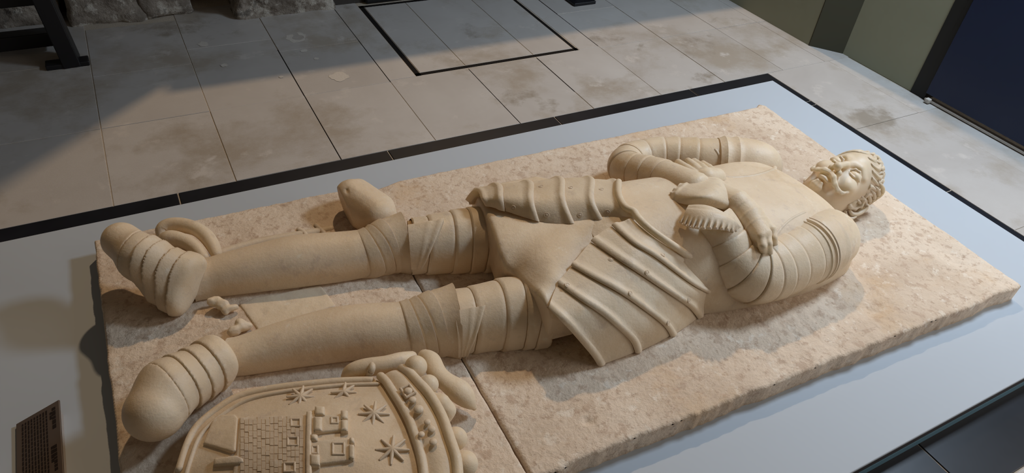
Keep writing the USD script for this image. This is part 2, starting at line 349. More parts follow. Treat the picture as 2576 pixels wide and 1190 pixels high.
def blot(cx, cy, r, seed, hole=0.0):
    a_ = np.linspace(0, 2 * np.pi, 40, endpoint=False); k_ = r * (1 + .8 * fbm(np.column_stack([np.cos(a_) * 2, np.sin(a_) * 2, 0 * a_]), 3, seed)); P_ = sg.Polygon(np.column_stack([cx + k_ * np.cos(a_), cy + k_ * np.sin(a_)]))
    if hole: P_ = P_.difference(sg.Point(cx + r * .1, cy - r * .1).buffer(r * hole)).difference(sg.box(cx - r * .2, cy + r * .3, cx + r * .3, cy + 2 * r))
    P_ = max(getattr(P_, 'geoms', [P_]), key=lambda q: q.area); m_ = trimesh.creation.extrude_polygon(P_, .0002); m_.apply_translation((0, 0, .0008)); obj('mortar_spot', m_, M_SPOT, floor)
blot(.564, 2.705, .042, 1, .55); blot(.625, 2.336, .034, 2); blot(.56, 2.58, .014, 3); blot(.585, 2.50, .010, 4); blot(.43, 2.40, .008, 5); blot(.22, 2.75, .02, 6); blot(.26, 2.55, .012, 7)
def border_stone(x0, y0, x1, y1): obj('border_stone', tile_mesh(x0, y0, x1, y1, .001, .0018, .002), M_BLACK, floor)
bw = .24
for a, b in zip([-.60, -.003, .618, 1.236, 1.849], [-.003, .618, 1.236, 1.849, BX1]): border_stone(a, BY1 - bw, b, BY1)
for a, b in zip([1.545, .945, .42], [BY1 - bw, 1.545, .945]): border_stone(BX1 - bw, a, BX1, b)
for a, b in zip([-.60, .05, .67, 1.29, 1.85], [.05, .67, 1.29, 1.85, BX1]): border_stone(a, BY0, b, BY0 + bw)
for a, b in zip([.42, 1.0], [1.0, BY1 - bw]): border_stone(BX0, a, BX0 + bw, b)

# hatch in the floor
hat = thing('floor_hatch', 'large square stone floor hatch outlined by a dark recessed metal frame', 'floor hatch', (hx0, hy0, 0))
L = lambda m: (m.apply_translation((-hx0, -hy0, 0)), m)[1]
fr = merge(box((hx0, (hy0 + hy1) / 2, -.009), (.020, hy1 - hy0 + .02, .016)), box((hx1, (hy0 + hy1) / 2, -.009), (.014, hy1 - hy0 + .02, .016)), box(((hx0 + hx1) / 2, hy0, -.009), (hx1 - hx0 + .02, .018, .016)), box(((hx0 + hx1) / 2, hy1, -.009), (hx1 - hx0 + .02, .018, .016)))
obj('recessed_frame', L(fr), M_GAP, hat)
for a, b in ((hx0 + .011, 1.102), (1.102, 1.405), (1.405, hx1 - .009)):
    obj('stone_panel', L(tile_mesh(a, hy0 + .010, b, hy1 - .01, .0, .0016)), M_FLOOR[2 if a < 1.2 else 1], hat)

# ------------------------------------------------------------------ setting: walls
wr = obj('wall_right', merge(*[box(((a + 3.2) / 2, (b + c) / 2, 1.0), (3.2 - a, c - b, 2.0)) for a, b, c in ((2.655, 1.961, 3.02), (2.746, 1.487, 1.85))]), M_OLIVE)
tag(wr, kind='structure')
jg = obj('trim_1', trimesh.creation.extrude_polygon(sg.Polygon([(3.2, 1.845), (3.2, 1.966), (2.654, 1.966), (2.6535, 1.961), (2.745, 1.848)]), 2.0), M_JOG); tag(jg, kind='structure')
dr = UsdGeom.Xform.Define(stage, '/World/door_1').GetPrim(); tag(dr, 'dark navy door with black frame in the olive right wall', kind='structure')
obj('door_frame', merge(box((2.78, 1.462, 1.0), (.075, .05, 2.0)), box((2.79, 1.43, 1.0), (.10, .02, 2.0))), M_FRAME, dr)
obj('door_leaf', box((2.748, .93, 1.02), (.036, .98, 1.98), .004), M_NAVY, dr)
obj('threshold_strip', box((2.742, .93, .008), (.02, .97, .010), .002), M_SPOT, dr)
obj('door_stop', box((2.722, 1.392, .012), (.02, .02, .018), .004), M_SPOT, dr)

wf = obj('wall_far', merge(box((-1.68, 3.45, 1.3), (4.8, .2, 2.6)), box((1.64, 3.01, .60), (2.03, .08, 1.20))), M_DARK); tag(wf, kind='structure')
# rubble at the foot of the far wall, furniture feet, beam
def rocky(c, s, seed, amp=.03, res=.02):
    """A rough stone: a box pushed about by noise."""
    d = lambda p: np.linalg.norm(np.maximum(np.abs(p - np.array(c)) - np.array(s) / 2 + .02, 0), axis=-1) - .02 + amp * fbm(p * 14, 3, seed) * 2 + amp * .5 * fbm(p * 45, 2, seed + 5)
    return nets(d, np.array(c) - np.array(s) / 2 - .04, np.array(c) + np.array(s) / 2 + .04, res)
rw = thing('rubble_wall', 'low rough grey rubble wall with flaking pale mortar behind the floor slabs', 'stone wall', (0, 0, 0))
for c, s, sd in (((.585, 3.06, .16), (.40, .26, .38), 1), ((.14, 3.16, .11), (.20, .24, .24), 3), ((-.08, 3.18, .14), (.26, .28, .30), 4), ((.30, 3.30, .10), (.2, .2, .2), 2), ((-.42, 3.25, .18), (.36, .3, .4), 5), ((-.8, 3.3, .2), (.4, .3, .4), 6)):
    obj('rubble_stone', rocky(c, s, sd, .028, .014), M_ROCK, rw)
obj('wall_core', box((.51, 3.225, 1.78), (.22, .43, 2.86)), M_DARK, rw)
obj('wall_core', box((-.10, 3.32, 1.6), (1.44, .24, 3.2)), M_DARK, rw)
bm = obj('timber_beam', box((1.10, 3.02, .09), (.34, .16, .18), .01), M_IRON); tag(bm, 'dark low timber block at the far edge of the floor hatch', 'beam')
b1 = thing('bench', 'black metal bench leg and rail on the floor at the left', 'bench', (-.3, 2.75, 0))
B = lambda m: (m.apply_translation((.3, -2.75, 0)), m)[1]
def bar(a, b, w, d): 
    a, b = np.array(a, float), np.array(b, float); t = b - a; L_ = np.linalg.norm(t); t /= L_
    m_ = box((0, 0, 0), (L_, w, d), .004); x = t; z = np.cross(t, [0, 1, 0]); z /= np.linalg.norm(z); y = np.cross(z, x)
    M4 = np.eye(4); M4[:3, 0], M4[:3, 1], M4[:3, 2], M4[:3, 3] = x, y, z, (a + b) / 2; m_.apply_transform(M4); return m_
obj('leg', B(bar((-.222, 2.735, .0), (-.262, 2.76, .42), .10, .055)), M_IRON, b1)
obj('foot_plate', B(box((-.235, 2.715, .009), (.135, .05, .018), .004)), M_IRON, b1)
obj('rail', B(box((-.72, 2.80, .235), (.93, .05, .075), .005)), M_IRON, b1)
obj('lower_rail', B(box((-.74, 2.86, .05), (.96, .06, .05), .005)), M_IRON, b1)
obj('seat', B(box((-.74, 2.9, .43), (1.1, .3, .05), .006)), M_IRON, b1)
b2 = thing('stand', 'black flat foot and post of a stand on the shaded floor beyond the hatch', 'stand', (1.9, 2.72, 0))
B2 = lambda m: (m.apply_translation((-1.9, -2.72, 0)), m)[1]
obj('foot_plate', B2(box((1.895, 2.70, .008), (.12, .10, .016), .004)), M_IRON, b2)
obj('post', B2(box((1.895, 2.72, .12), (.05, .05, .24), .004)), M_IRON, b2)

# plinth
PX0, PX1, PY0, PY1 = -.62, 2.139, .324, 1.682
pl = thing('display_plinth', 'low white painted plinth under the carved stone slab, inside a black stone border', 'plinth', (0, 0, 0))
obj('top_board', box(((PX0 + PX1) / 2, (PY0 + PY1) / 2, PT - .004), (PX1 - PX0, PY1 - PY0, .008), .0025), M_WHITE, pl)
obj('edge_band', box(((PX0 + PX1) / 2, (PY0 + PY1) / 2, PT - .020), (PX1 - PX0 - .004, PY1 - PY0 - .004, .024)), M_EDGE, pl)
obj('plinth_base', box(((PX0 + PX1) / 2, (PY0 + PY1) / 2, (PT - .032) / 2), (PX1 - PX0 - .001, PY1 - PY0 - .001, PT - .032)), M_TEAL, pl)

# caption board on the plinth
HCAP = min(np.arange(.02, .14, .001), key=lambda h: abs(at(148, 1005, PT - ST + h)[1] - at(40, 1067, PT - ST + .007)[1]))
a0, a1 = at(40, 1067, PT - ST + .007), at(148, 1005, PT - ST + HCAP)
cp = thing('caption_board', 'small dark brown caption board with dark lettering tilted on the white plinth', 'sign', tuple(a0))
u = a1 - a0; wv = np.linalg.norm(u); u /= wv; v = np.array([.02, -1, 0.]); v -= u * (u @ v); v /= np.linalg.norm(v); nrm = np.cross(v, u) ; nrm *= np.sign(nrm[2])
ln = .30
def on(m_):
    M4 = np.eye(4); M4[:3, 0], M4[:3, 1], M4[:3, 2] = u, -v, np.cross(u, -v); m_.apply_transform(M4); return m_
obj('board', on(box((wv / 2, -ln / 2, -.002), (wv, ln, .004), .0012)), M_SIGN, cp)
c0 = np.array([[0, 0], [wv * u[0], 0], [wv * u[0], -(a1[2] - PT) + .0]])
sd = np.array([[0.01, 0.0], [u[0] * wv - .004, 0.0], [u[0] * wv - .004, u[2] * wv - .001]])
wed = trimesh.creation.extrude_polygon(sg.Polygon(sd), ln - .012)
wed.apply_transform(np.array([[1, 0, 0, 0], [0, 0, 1, -ln + .006], [0, 1, 0, -(a0[2] - PT) + .0003], [0, 0, 0, 1.]]))
obj('support', wed, M_SIDE, cp)
rl = np.random.default_rng(8); lines = []
def line(pos, y0, y1, hgt):
    y = y0
    while y < y1:
        w_ = rl.uniform(.004, .011); w_ = min(w_, y1 - y)
        if w_ > .002: lines.append(on(box((wv * pos, -y - w_ / 2, .0002), (hgt, w_, .0004))))
        y += w_ + .002
line(.87, .012, .062, .007); line(.865, .10, .16, .006); line(.80, .02, .04, .004); line(.80, .10, .135, .005)
for k in range(9): line(.70 - k * .068, .01, .29 if k % 3 else .2, .0028)
obj('lettering', merge(*lines), M_INK, cp)

# ------------------------------------------------------------------ the carved slab
eff = thing('effigy_slab', 'carved cream limestone tomb slab with the effigy of an armoured man lying on its back', 'tomb effigy', (0, 0, 0))
def wob(a, b, amp, seed, res=.012):
    a, b = np.array(a, float), np.array(b, float); n = max(2, int(np.linalg.norm(b - a) / res)); t = np.linspace(0, 1, n, endpoint=False)[:, None]
    p = a + (b - a) * t; nr = np.array([-(b - a)[1], (b - a)[0]]); nr /= np.linalg.norm(nr)
    q = np.column_stack([p * 18, np.full(n, seed * 3.7)]); q2 = np.column_stack([p * 70, np.full(n, seed * 5.1)])
    e = np.minimum(1, np.minimum(t, 1 - t) * n / 4)
    return p + nr * (fbm(q, 3, seed)[:, None] * amp * 2 + fbm(q2, 2, seed)[:, None] * amp * 1.2) * e
def slab_top(V):
    p = np.column_stack([V, np.zeros(len(V))])
    rough = np.clip(fbm(p * 5, 3, 9) * 4 + .4, 0, 1)
    z = ST - .0015 + .003 * fbm(p * 7, 3, 1) + .0035 * rough * fbm(p * 55, 3, 2) + .0015 * fbm(p * 130, 2, 3)
    # dressed margin along the near edge and the chipped hollow beside it
    for (x, y, rx, ry, d) in ((1.70, .62, .10, .035, .010), (1.42, .60, .05, .02, .009), (1.80, .66, .04, .05, .008), (1.42, 1.33, .006, .006, .008), (1.45, 1.315, .008, .005, .009), (1.40, 1.345, .005, .004, .007), (1.48, 1.30, .006, .006, .006), (.60, .62, .008, .006, .01), (1.3, 1.40, .02, .008, .004), (.9, 1.40, .05, .012, .004), (.8, 1.36, .07, .01, .004), (1.0, 1.37, .05, .014, .004)):
        r = ((V[:, 0] - x) / rx) ** 2 + ((V[:, 1] - y) / ry) ** 2
        z -= d * np.exp(-r * 1.2) * (1 + .6 * fbm(p * 90, 2, 6))
    return z
NE = lambda x: .558 - .054 * np.clip((x - .45) / 1.4, 0, 1)
up = np.concatenate([wob((.441, NE(.44)), (1.10, NE(1.1)), .007, 1, .007), wob((1.10, NE(1.1)), (1.865, .504), .007, 2, .007), wob((1.865, .504), (1.884, 1.474), .003, 3), wob((1.884, 1.474), (1.868, 1.492), .002, 4), wob((1.868, 1.492), (1.845, 1.478), .002, 4), wob((1.845, 1.478), (.55, 1.512), .003, 5), wob((.55, 1.512), (.445, 1.488), .002, 6), wob((.445, 1.488), (.441, NE(.44)), .0015, 7)])
lw = np.concatenate([wob((-.209, .57), (.438, .557), .006, 8, .008), wob((.438, .557), (.442, 1.50), .0015, 9), wob((.442, 1.50), (.40, 1.525), .003, 10), wob((.40, 1.525), (-.205, 1.543), .004, 11), wob((-.205, 1.543), (-.209, .57), .003, 12)])
obj('slab_block', patch(up, slab_top, PT, .0075, .007), M_SLAB, eff, 85, 'larger slab block under the head and body')
obj('slab_block', patch(lw, lambda V: slab_top(V) - .001, PT, .0075, .005), M_SLAB, eff, 85, 'smaller slab block under the lower legs and shield')

# ---- legs
def lames(limb, edges, parent, nm, prof, off=0.0, skew=None, m=72, mt=None, n=12):
    for i, (a, b) in enumerate(zip(edges[:-1], edges[1:])):
        obj(nm, limb.seg(a, b, off, n, m, prof, skew), mt or M_FIG, parent)
PI = math.pi
stepup = lambda V, A: .0035 * V - .006 * np.exp(-(V / .07) ** 2) - .004 * np.exp(-((1 - V) / .05) ** 2)
def leg(shin, knee, thigh, tw, skewk):
    C, R = limb_px(shin, .3); D = R * .6 + .0
    l = Limb(C, R, R * .98, C[:, 2] - ST + .004)
    root = obj('leg', l.seg(0, len(C) - 1, 0, 60, 72), M_FIG, eff)
    C2, R2 = limb_px(knee, .3); k = Limb(C2, R2, R2, C2[:, 2] - ST + .004); nk = len(C2) - 1
    obj('knee_guard', k.seg(nk * .62, nk, .0, 18, 96, lambda V, A: .004 * V + .006 * V ** 3 - .010 * np.clip((V - .93) / .07, 0, 1) ** 2, lambda A: skewk * np.sin(A)), M_FIG, root)
    lames(k, [nk * q for q in (.0, .22, .42, .63)], root, 'knee_plate', lambda V, A: .003 * V - .003 * np.exp(-(V / .08) ** 2), skew=lambda A: .5 * (1 - np.cos(A)) / 2 * np.clip(np.sin(A) * 2 + 1, 0, 1))
    C3, R3 = limb_px(thigh, .3); t = Limb(C3, R3, R3 * .98, C3[:, 2] - ST + .004); nt = len(C3) - 1
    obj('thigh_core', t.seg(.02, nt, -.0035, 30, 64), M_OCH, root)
    lames(t, [nt * q for q in tw], root, 'thigh_plate', lambda V, A: .0030 * (1 - V) - .0020 * np.exp(-((1 - V) / .05) ** 2) - .0028 * np.exp(-(V / .04) ** 2), skew=lambda A: nt * .055 * np.sin(A))
    return root, t, k
lf, tf, kf = leg([((430, 664), (495, 760)), ((470, 655), (530, 752)), ((548, 635), (580, 746)), ((640, 613), (660, 737)), ((743, 590), (757, 726)), ((820, 584), (839, 715)), ((900, 577), (930, 699)), ((960, 560), (985, 688))],
     [((880, 582), (905, 703)), ((920, 572), (950, 697)), ((960, 552), (990, 690)), ((995, 542), (1037, 683))],
     [((982, 551), (1027, 692)), ((1060, 540), (1090, 692)), ((1126, 527), (1157, 691)), ((1180, 520), (1210, 689)), ((1240, 515), (1280, 686))], (.0, .17, .40, .60, .79, 1.0), .10)
ln_, tn, kn = leg([((540, 850), (566, 948)), ((590, 842), (620, 946)), ((700, 808), (720, 932)), ((840, 772), (850, 915)), ((930, 762), (945, 908)), ((1010, 757), (1040, 903)), ((1060, 740), (1090, 900))],
     [((980, 760), (1005, 906)), ((1020, 752), (1050, 903)), ((1060, 733), (1100, 900)), ((1098, 722), (1158, 896))],
     [((1090, 735), (1147, 898)), ((1160, 722), (1205, 890)), ((1231, 702), (1275, 886)), ((1290, 690), (1340, 882)), ((1340, 700), (1400, 880))], (.0, .19, .44, .63, .82, 1.0), .10)
def wing(l, parent, a0, a1, t0, t1, t2):
    """The small pointed wing of the knee guard, lying on the thigh plates."""
    q = np.linspace(0, 1, 20)[:, None]; v = np.linspace(0, 1, 14)[None]
    a = np.radians(a0 + (a1 - a0) * q) + 0 * v; tt = t0 + (t1 + (t2 - t1) * q - t0) * v
    P = l.P(tt, a, .0075 + .0025 * np.exp(-((v - .93) / .05) ** 2) + .0018 * np.exp(-((v - .60) / .05) ** 2)); obj('pointed_wing', sheet(P, .010), M_FIG, parent, 50)
wing(tf, lf, 92, 178, .0, 1.45, .42); wing(tn, ln_, 112, 186, .0, 1.25, .40)

# ---- feet
def foot(parent, ank, heel, ball, toe, r, bands, seed, axis=None):
    ank, heel, ball, toe = (at(*q) for q in (ank, heel, ball, toe)); o = ank * .6 + heel * .4; ax = toe - o if axis is None else np.array(axis, float); ax /= np.linalg.norm(ax); Ln = (toe - o) @ ax
    lo = np.minimum.reduce([ank, heel, ball, toe]) - .07; hi = np.maximum.reduce([ank, heel, ball, toe]) + .07; lo[2] = ST - .004
    def base(p):
        d = sm(cap(p, ank, ball, r[0], r[2]), cap(p, heel, ball, r[1], r[2]), .03)
        d = sm(d, cap(p, ball, toe, r[2], r[3]), .02); d = sm(d, cap(p, ank, heel, r[0], r[1]), .02)
        return sm(d, cap(p, heel, heel + (toe - ank) * .25, r[1], r[1]), .02)
    ed = list(bands) + [2]
    for i in range(len(ed) - 1):
        s0, s1 = ed[i], ed[i + 1]
        def fn(p, s0=s0, s1=s1):
            s = ((p - o) @ ax) / Ln + .05 * np.sin((p - o) @ np.cross(ax, [0, 0, 1]) * 30); d = base(p)
            w_ = np.clip((s - s0) / (s1 - s0), 0, 1)
            d = d - .004 * (w_ if s1 < 2 else 1) + .002
            if s0 < 0: d = -sm(-d, -(s0 - s) * Ln, .022)
            return np.maximum(d, np.maximum((s0 - s) * Ln - .001, (s - s1) * Ln))
        mm = nets(fn, lo, hi, .0032)
        if len(mm.faces) > 40: obj('foot_plate', mm, M_FIG, parent, 50)
foot(lf, (496, 694, .058), (447, 750, .030), (365, 652, .098), (306, 606, .105), (.043, .031, .043, .038), (-.10, .12, .27, .43, .58, .78), 1, (-.86, .50, .05))
foot(ln_, (560, 893, .055), (520, 930, .040), (430, 975, .070), (390, 1035, .068), (.044, .042, .048, .050), (-.14, .14, .34, .54, .76), 2)
def spur(parent, blobs, seed):
    q = np.array([at(*b_[:3]) for b_ in blobs])
    def fn(p):
        d = None
        for c, b_ in zip(q, blobs): e = ell(p, c, b_[3]); d = e if d is None else sm(d, e, .006)
        return d + .007 * fbm(p * 75, 3, seed)
    lo, hi = q.min(0) - .035, q.max(0) + .035; lo[2] = ST - .003; obj('broken_spur', nets(fn, lo, hi, .0024), M_FIG, parent, 35)
spur(lf, [(540, 757, .018, (.016, .010, .010)), (560, 766, .014, (.014, .010, .010)), (580, 776, .010, (.016, .008, .008)), (566, 784, .006, (.008, .010, .006))], 1)
spur(ln_, [(588, 834, .014, (.014, .010, .012)), (606, 818, .014, (.012, .014, .014)), (622, 822, .008, (.010, .008, .008))], 2)

# ---- mail skirt between the tassets
def ctrl(pts, sm_=1e-6): q = ats(pts); return RBFInterpolator(q[:, :2], q[:, 2], smoothing=sm_, kernel='thin_plate_spline')
sk_out = [(1190, 470, .11), (1212, 515, .128), (1237, 574, .135), (1254, 631, .126), (1271, 669, .112), (1292, 687, .106), (1330, 722, .118), (1376, 766, .130), (1385, 800, .10), (1450, 800, .08), (1530, 740, .10), (1620, 640, .13), (1620, 560, .16), (1500, 470, .15), (1350, 440, .12)]
sk_in = [(1320, 600, .142), (1330, 660, .132), (1400, 620, .150), (1400, 700, .142), (1450, 590, .158), (1500, 560, .168), (1470, 700, .125), (1540, 620, .14), (1420, 560, .155), (1300, 545, .143)]
skh = ctrl(sk_out + sk_in, 3e-4)
pz = lambda V: skh(V) + .002 * fbm(np.column_stack([V, 0 * V[:, 0]]) * 20, 3, 4)
obj('mail_skirt', patch(ats(sk_out), pz, ST + .03, .007, .010), M_FIG, eff, 50)

# ---- breastplate
TS = [(.80, 1.0, .165, .162), (.92, .985, .185, .188), (1.05, .955, .200, .190), (1.2, .935, .212, .180), (1.32, .935, .222, .168), (1.42, .940, .218, .150), (1.465, .945, .19, .122), (1.50, .945, .145, .080)]
tor = Limb([(x, y, ST) for x, y, w, h in TS], [w for *_, w, h in TS], [h for *_, h in TS], [.003] * len(TS), ex=.82)
chest = obj('breastplate', tor.seg(0, len(TS) - 1, 0, 70, 120, lambda V, A: .002 * np.sin(V * 30) * 0 - .0, cap1=.02), M_FIG, eff, 50)

# ---- tassets
def loft(curves, nu=40):
    P = [cr(q, np.linspace(0, len(q) - 1, nu)) for q in curves]
    return np.array(P)
def tasset(curves, parent, lab, thick=.016):
    C = loft(curves)                                  # rims, from the waist down
    k = len(C); f = CubicSpline(np.arange(k), C.reshape(k, -1), bc_type='natural')
    root = None; v = np.concatenate([np.linspace(0, .78, 10), np.linspace(.81, 1, 13)])
    for i in range(k - 1):
        P = f(i + v).reshape(len(v), -1, 3)
        du = np.gradient(P, axis=0); dv = np.gradient(P, axis=1); N = np.cross(du, dv); N /= np.linalg.norm(N, axis=-1, keepdims=True); N *= np.sign(N[..., 2:3].mean())
        wv_ = np.linalg.norm(P[-1] - P[0], axis=-1)[None]; x = (1 - v[:, None]) * wv_               # metres from the plate's free edge
        o = -.0040 + .0030 * v[:, None] + .0046 * np.clip(1 - ((x - .0095) / .0095) ** 2, 0, 1) ** .8
        if i == 0: o = o + .0035 * np.clip(1 - ((v[:, None] * wv_ - .008) / .008) ** 2, 0, 1) ** .6
        nmesh = sheet(P + N * o[..., None], thick)
        if root is None: root = obj('tasset', nmesh, M_FIG, parent, 40, lab)
        else: obj('tasset_plate', nmesh, M_FIG, root, 40)
    return root, f
near = [[(1590, 548, .196), (1640, 589, .186), (1694, 626, .160), (1774, 680, .095), (1800, 712, .05), (1810, 757, 0)],
        [(1538, 566, .188), (1594, 614, .185), (1651, 649, .165), (1742, 716, .105), (1785, 742, .055), (1796, 772, 0)],
        [(1486, 606, .170), (1561, 658, .168), (1610, 690, .150), (1690, 744, .100), (1735, 776, .05), (1757, 803, 0)],
        [(1436, 668, .152), (1495, 702, .152), (1561, 739, .135), (1620, 780, .095), (1668, 818, .05), (1688, 848, 0)],
        [(1402, 714, .140), (1462, 757, .136), (1510, 790, .115), (1550, 823, .085), (1585, 858, .04), (1599, 889, .0)],
        [(1380, 774, .132), (1408, 804, .120), (1436, 834, .095), (1462, 864, .065), (1488, 895, .03), (1505, 921, .0)]]
tan_, fn_ = tasset([ats(c) for c in near], eff, 'large near thigh guard of five curved plates')
def rimback(c, dy=.07, dh=.07):
    q = ats(c); p = q[0] + np.array([0, dy, -dh]); p2 = q[0] + np.array([0, dy * .45, -dh * .22]); return np.concatenate([[p, p2], q])
far = [[(1203, 481, .150), (1208, 498, .153), (1217, 518, .140)],
       [(1264, 467, .165), (1266, 494, .172), (1270, 532, .148)],
       [(1343, 461, .175), (1343, 500, .182), (1357, 557, .152)],
       [(1421, 452, .180), (1422, 495, .190), (1446, 562, .160)],
       [(1497, 453, .185), (1495, 497, .197), (1518, 552, .172)],
       [(1560, 461, .185), (1563, 505, .200), (1602, 545, .192)]]
taf, ff_ = tasset([rimback(c) for c in far], eff, 'smaller far thigh guard of five curved plates', thick=.020)
obj('waist_rim', rod(ats([(1556, 458, .187), (1556, 490, .200), (1572, 520, .203), (1592, 530, .203), (1604, 546, .200), (1640, 580, .192), (1700, 622, .165), (1760, 664, .11)]), .0085, 10, 80), M_FIG, eff)
def rivets(root, pts):
    for x, y in pts:
        q = drape([(x, y), (x + 5, y), (x, y + 5)], [root], 0)
        if len(q) < 3: continue
        n = np.cross(q[1] - q[0], q[2] - q[0]); n /= np.linalg.norm(n); n *= np.sign(n[2]); M4 = trimesh.geometry.align_vectors([0, 0, 1], n); M4[:3, 3] = q[0]
        s = trimesh.creation.torus(.0052, .0010, 16, 6); s2 = trimesh.creation.icosphere(2, .0042); s2.apply_scale((1, 1, .3))
        m_ = merge(s, s2); m_.apply_transform(M4); obj('rivet', m_, M_FIG, root)

rp = ats([(600, 765, 0), (640, 748, 0), (700, 738, 0), (806, 716, 0), (846, 769, 0), (760, 800, 0), (650, 832, 0)])
obj('repair_patch', patch(rp, lambda V: ST + .001 + .003 * fbm(np.column_stack([V, 0 * V[:, 0]]) * 40, 3, 8), ST - .02, .006, .004), M_FIG, eff, 50)

# ---- arms
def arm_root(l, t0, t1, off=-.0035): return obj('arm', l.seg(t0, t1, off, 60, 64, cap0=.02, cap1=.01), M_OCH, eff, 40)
lap = lambda V, A: .0035 * (1 - V) - .0016 * np.exp(-((1 - V) / .05) ** 2) - .0026 * np.exp(-(V / .05) ** 2)
lap2 = lambda V, A: .0025 * V - .0012 * np.exp(-(V / .05) ** 2) - .002 * np.exp(-((1 - V) / .05) ** 2)
# far arm: upper arm along the slab's far side, forearm folded back over the chest
fa = ats([(1935, 425, .085), (1870, 410, .085), (1780, 405, .08), (1700, 397, .075), (1635, 396, .07), (1585, 405, .074), (1578, 425, .084), (1615, 437, .104), (1665, 448, .130), (1725, 470, .165), (1760, 482, .178)])
fw = np.array([.035, .062, .062, .058, .054, .050, .050, .050, .048, .044, .042])
al = Limb(fa, fw, fw * 1.0)
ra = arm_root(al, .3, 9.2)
for a, b, pr in ((1.75, 2.35, lap), (2.35, 2.95, lap), (2.95, 3.5, lap), (3.5, 4.3, lap)): obj('arm_plate', al.seg(a, b, .0, 12, 72, pr), M_FIG, ra)
for a, b in ((4.3, 5.1), (5.1, 5.9), (5.9, 6.7)): obj('elbow_plate', al.seg(a, b, .0, 12, 72, lap2), M_FIG, ra)
for a, b in ((6.7, 7.4), (7.4, 8.1), (8.1, 9.9)): obj('forearm_plate', al.seg(a, b, .0, 12, 72, lap2, cap1=.02 if b > 9 else 0), M_FIG, ra)
sh = Limb(ats([(1944, 426, .080), (1915, 421, .085), (1870, 414, .085), (1800, 409, .08)]), [.045, .066, .074, .070], [.045, .068, .074, .070])
obj('shoulder_guard', sh.seg(.0, 3, 0, 30, 80, lambda V, A: .005 * np.exp(-((V - .93) / .03) ** 2) + .004 * np.exp(-((V - .80) / .025) ** 2), cap0=.028), M_FIG, ra)
bead('shoulder_rim', [(1809, 440), (1840, 445), (1870, 444), (1900, 440), (1930, 432), (1952, 423)], [ra, chest], .0065, ra, lift=-.0045)
bead('shoulder_rim', [(1800, 376), (1810, 392), (1812, 412), (1806, 426)], [ra], .005, ra, lift=-.003)
# near arm
na = np.array([(1.445, .80, .065), (1.38, .785, .072), (1.29, .775, .072), (1.20, .768, .072), (1.140, .772, .076), (1.105, .795, .095), (1.088, .828, .125), (1.078, .862, .155), (1.07, .89, .172)]) + [0, 0, ST]
nw = np.array([.06, .078, .077, .075, .074, .068, .062, .056, .052])
nl = Limb(na, nw, nw, up=(0, 0, 1))
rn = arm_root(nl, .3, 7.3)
lapb = lambda V, A: lap(V, A) + .0028 * np.clip(1 - ((V - .14) / .13) ** 2, 0, 1)
for a, b, pr in ((.9, 1.4, lap), (1.4, 1.68, lapb), (1.68, 1.95, lapb), (1.95, 2.5, lap), (2.5, 3.0, lap), (3.0, 3.5, lap)): obj('arm_plate', nl.seg(a, b, .001, 12, 80, pr), M_FIG, rn)
for a, b in ((3.5, 4.1), (4.1, 4.8), (4.8, 5.6)): obj('elbow_plate', nl.seg(a, b, .001, 12, 80, lap2), M_FIG, rn)
for a, b in ((5.6, 6.4), (6.4, 7.6)): obj('forearm_plate', nl.seg(a, b, .0, 12, 80, lap2), M_FIG, rn)
s2 = Limb(np.array([(1.455, .805, .062), (1.43, .797, .068), (1.37, .785, .074), (1.33, .779, .074)]) + [0, 0, ST], [.05, .077, .081, .0785], [.05, .077, .081, .0785])
obj('shoulder_guard', s2.seg(0, 3, 0, 30, 80, lambda V, A: .005 * np.exp(-((V - .95) / .03) ** 2), cap0=.03), M_FIG, rn)
bead('shoulder_rim', [(1948, 618), (1955, 590), (1985, 555), (2025, 533)], [chest], .006, rn, lift=-.0047)

# ruffled cuff of the near arm
def ruff(parent, inner, outer, n=12, th=.008):
    I, O = ats(inner), ats(outer); nu = n * 8 + 1
    a, b = cr(I, np.linspace(0, len(I) - 1, nu)), cr(O, np.linspace(0, len(O) - 1, nu)); v = np.linspace(0, 1, 16)
    P = a[None] + (b - a)[None] * v[:, None, None]
    P[..., 2] += .012 * np.sin(v * PI)[:, None] - .0025 * (np.abs((v * 3.2) % 1 - .0) < .1)[:, None]
    w_ = np.cos(np.linspace(0, 2 * PI * n, nu)); P[..., 2] += .006 * w_[None] * (np.clip((v - .72) / .28, 0, 1) ** 1.5)[:, None]
    P += (b - a)[None] * (.05 * w_[None] * np.clip((v - .7) / .3, 0, 1)[:, None])[..., None]
    return obj('ruffled_cuff', sheet(P, th), M_FIG, parent, 50)
ruff(rn, [(1733, 515, .205), (1765, 513, .222), (1800, 522, .226), (1842, 548, .208), (1862, 576, .175)], [(1712, 560, .190), (1742, 572, .205), (1785, 574, .215), (1830, 578, .205), (1862, 590, .170)])

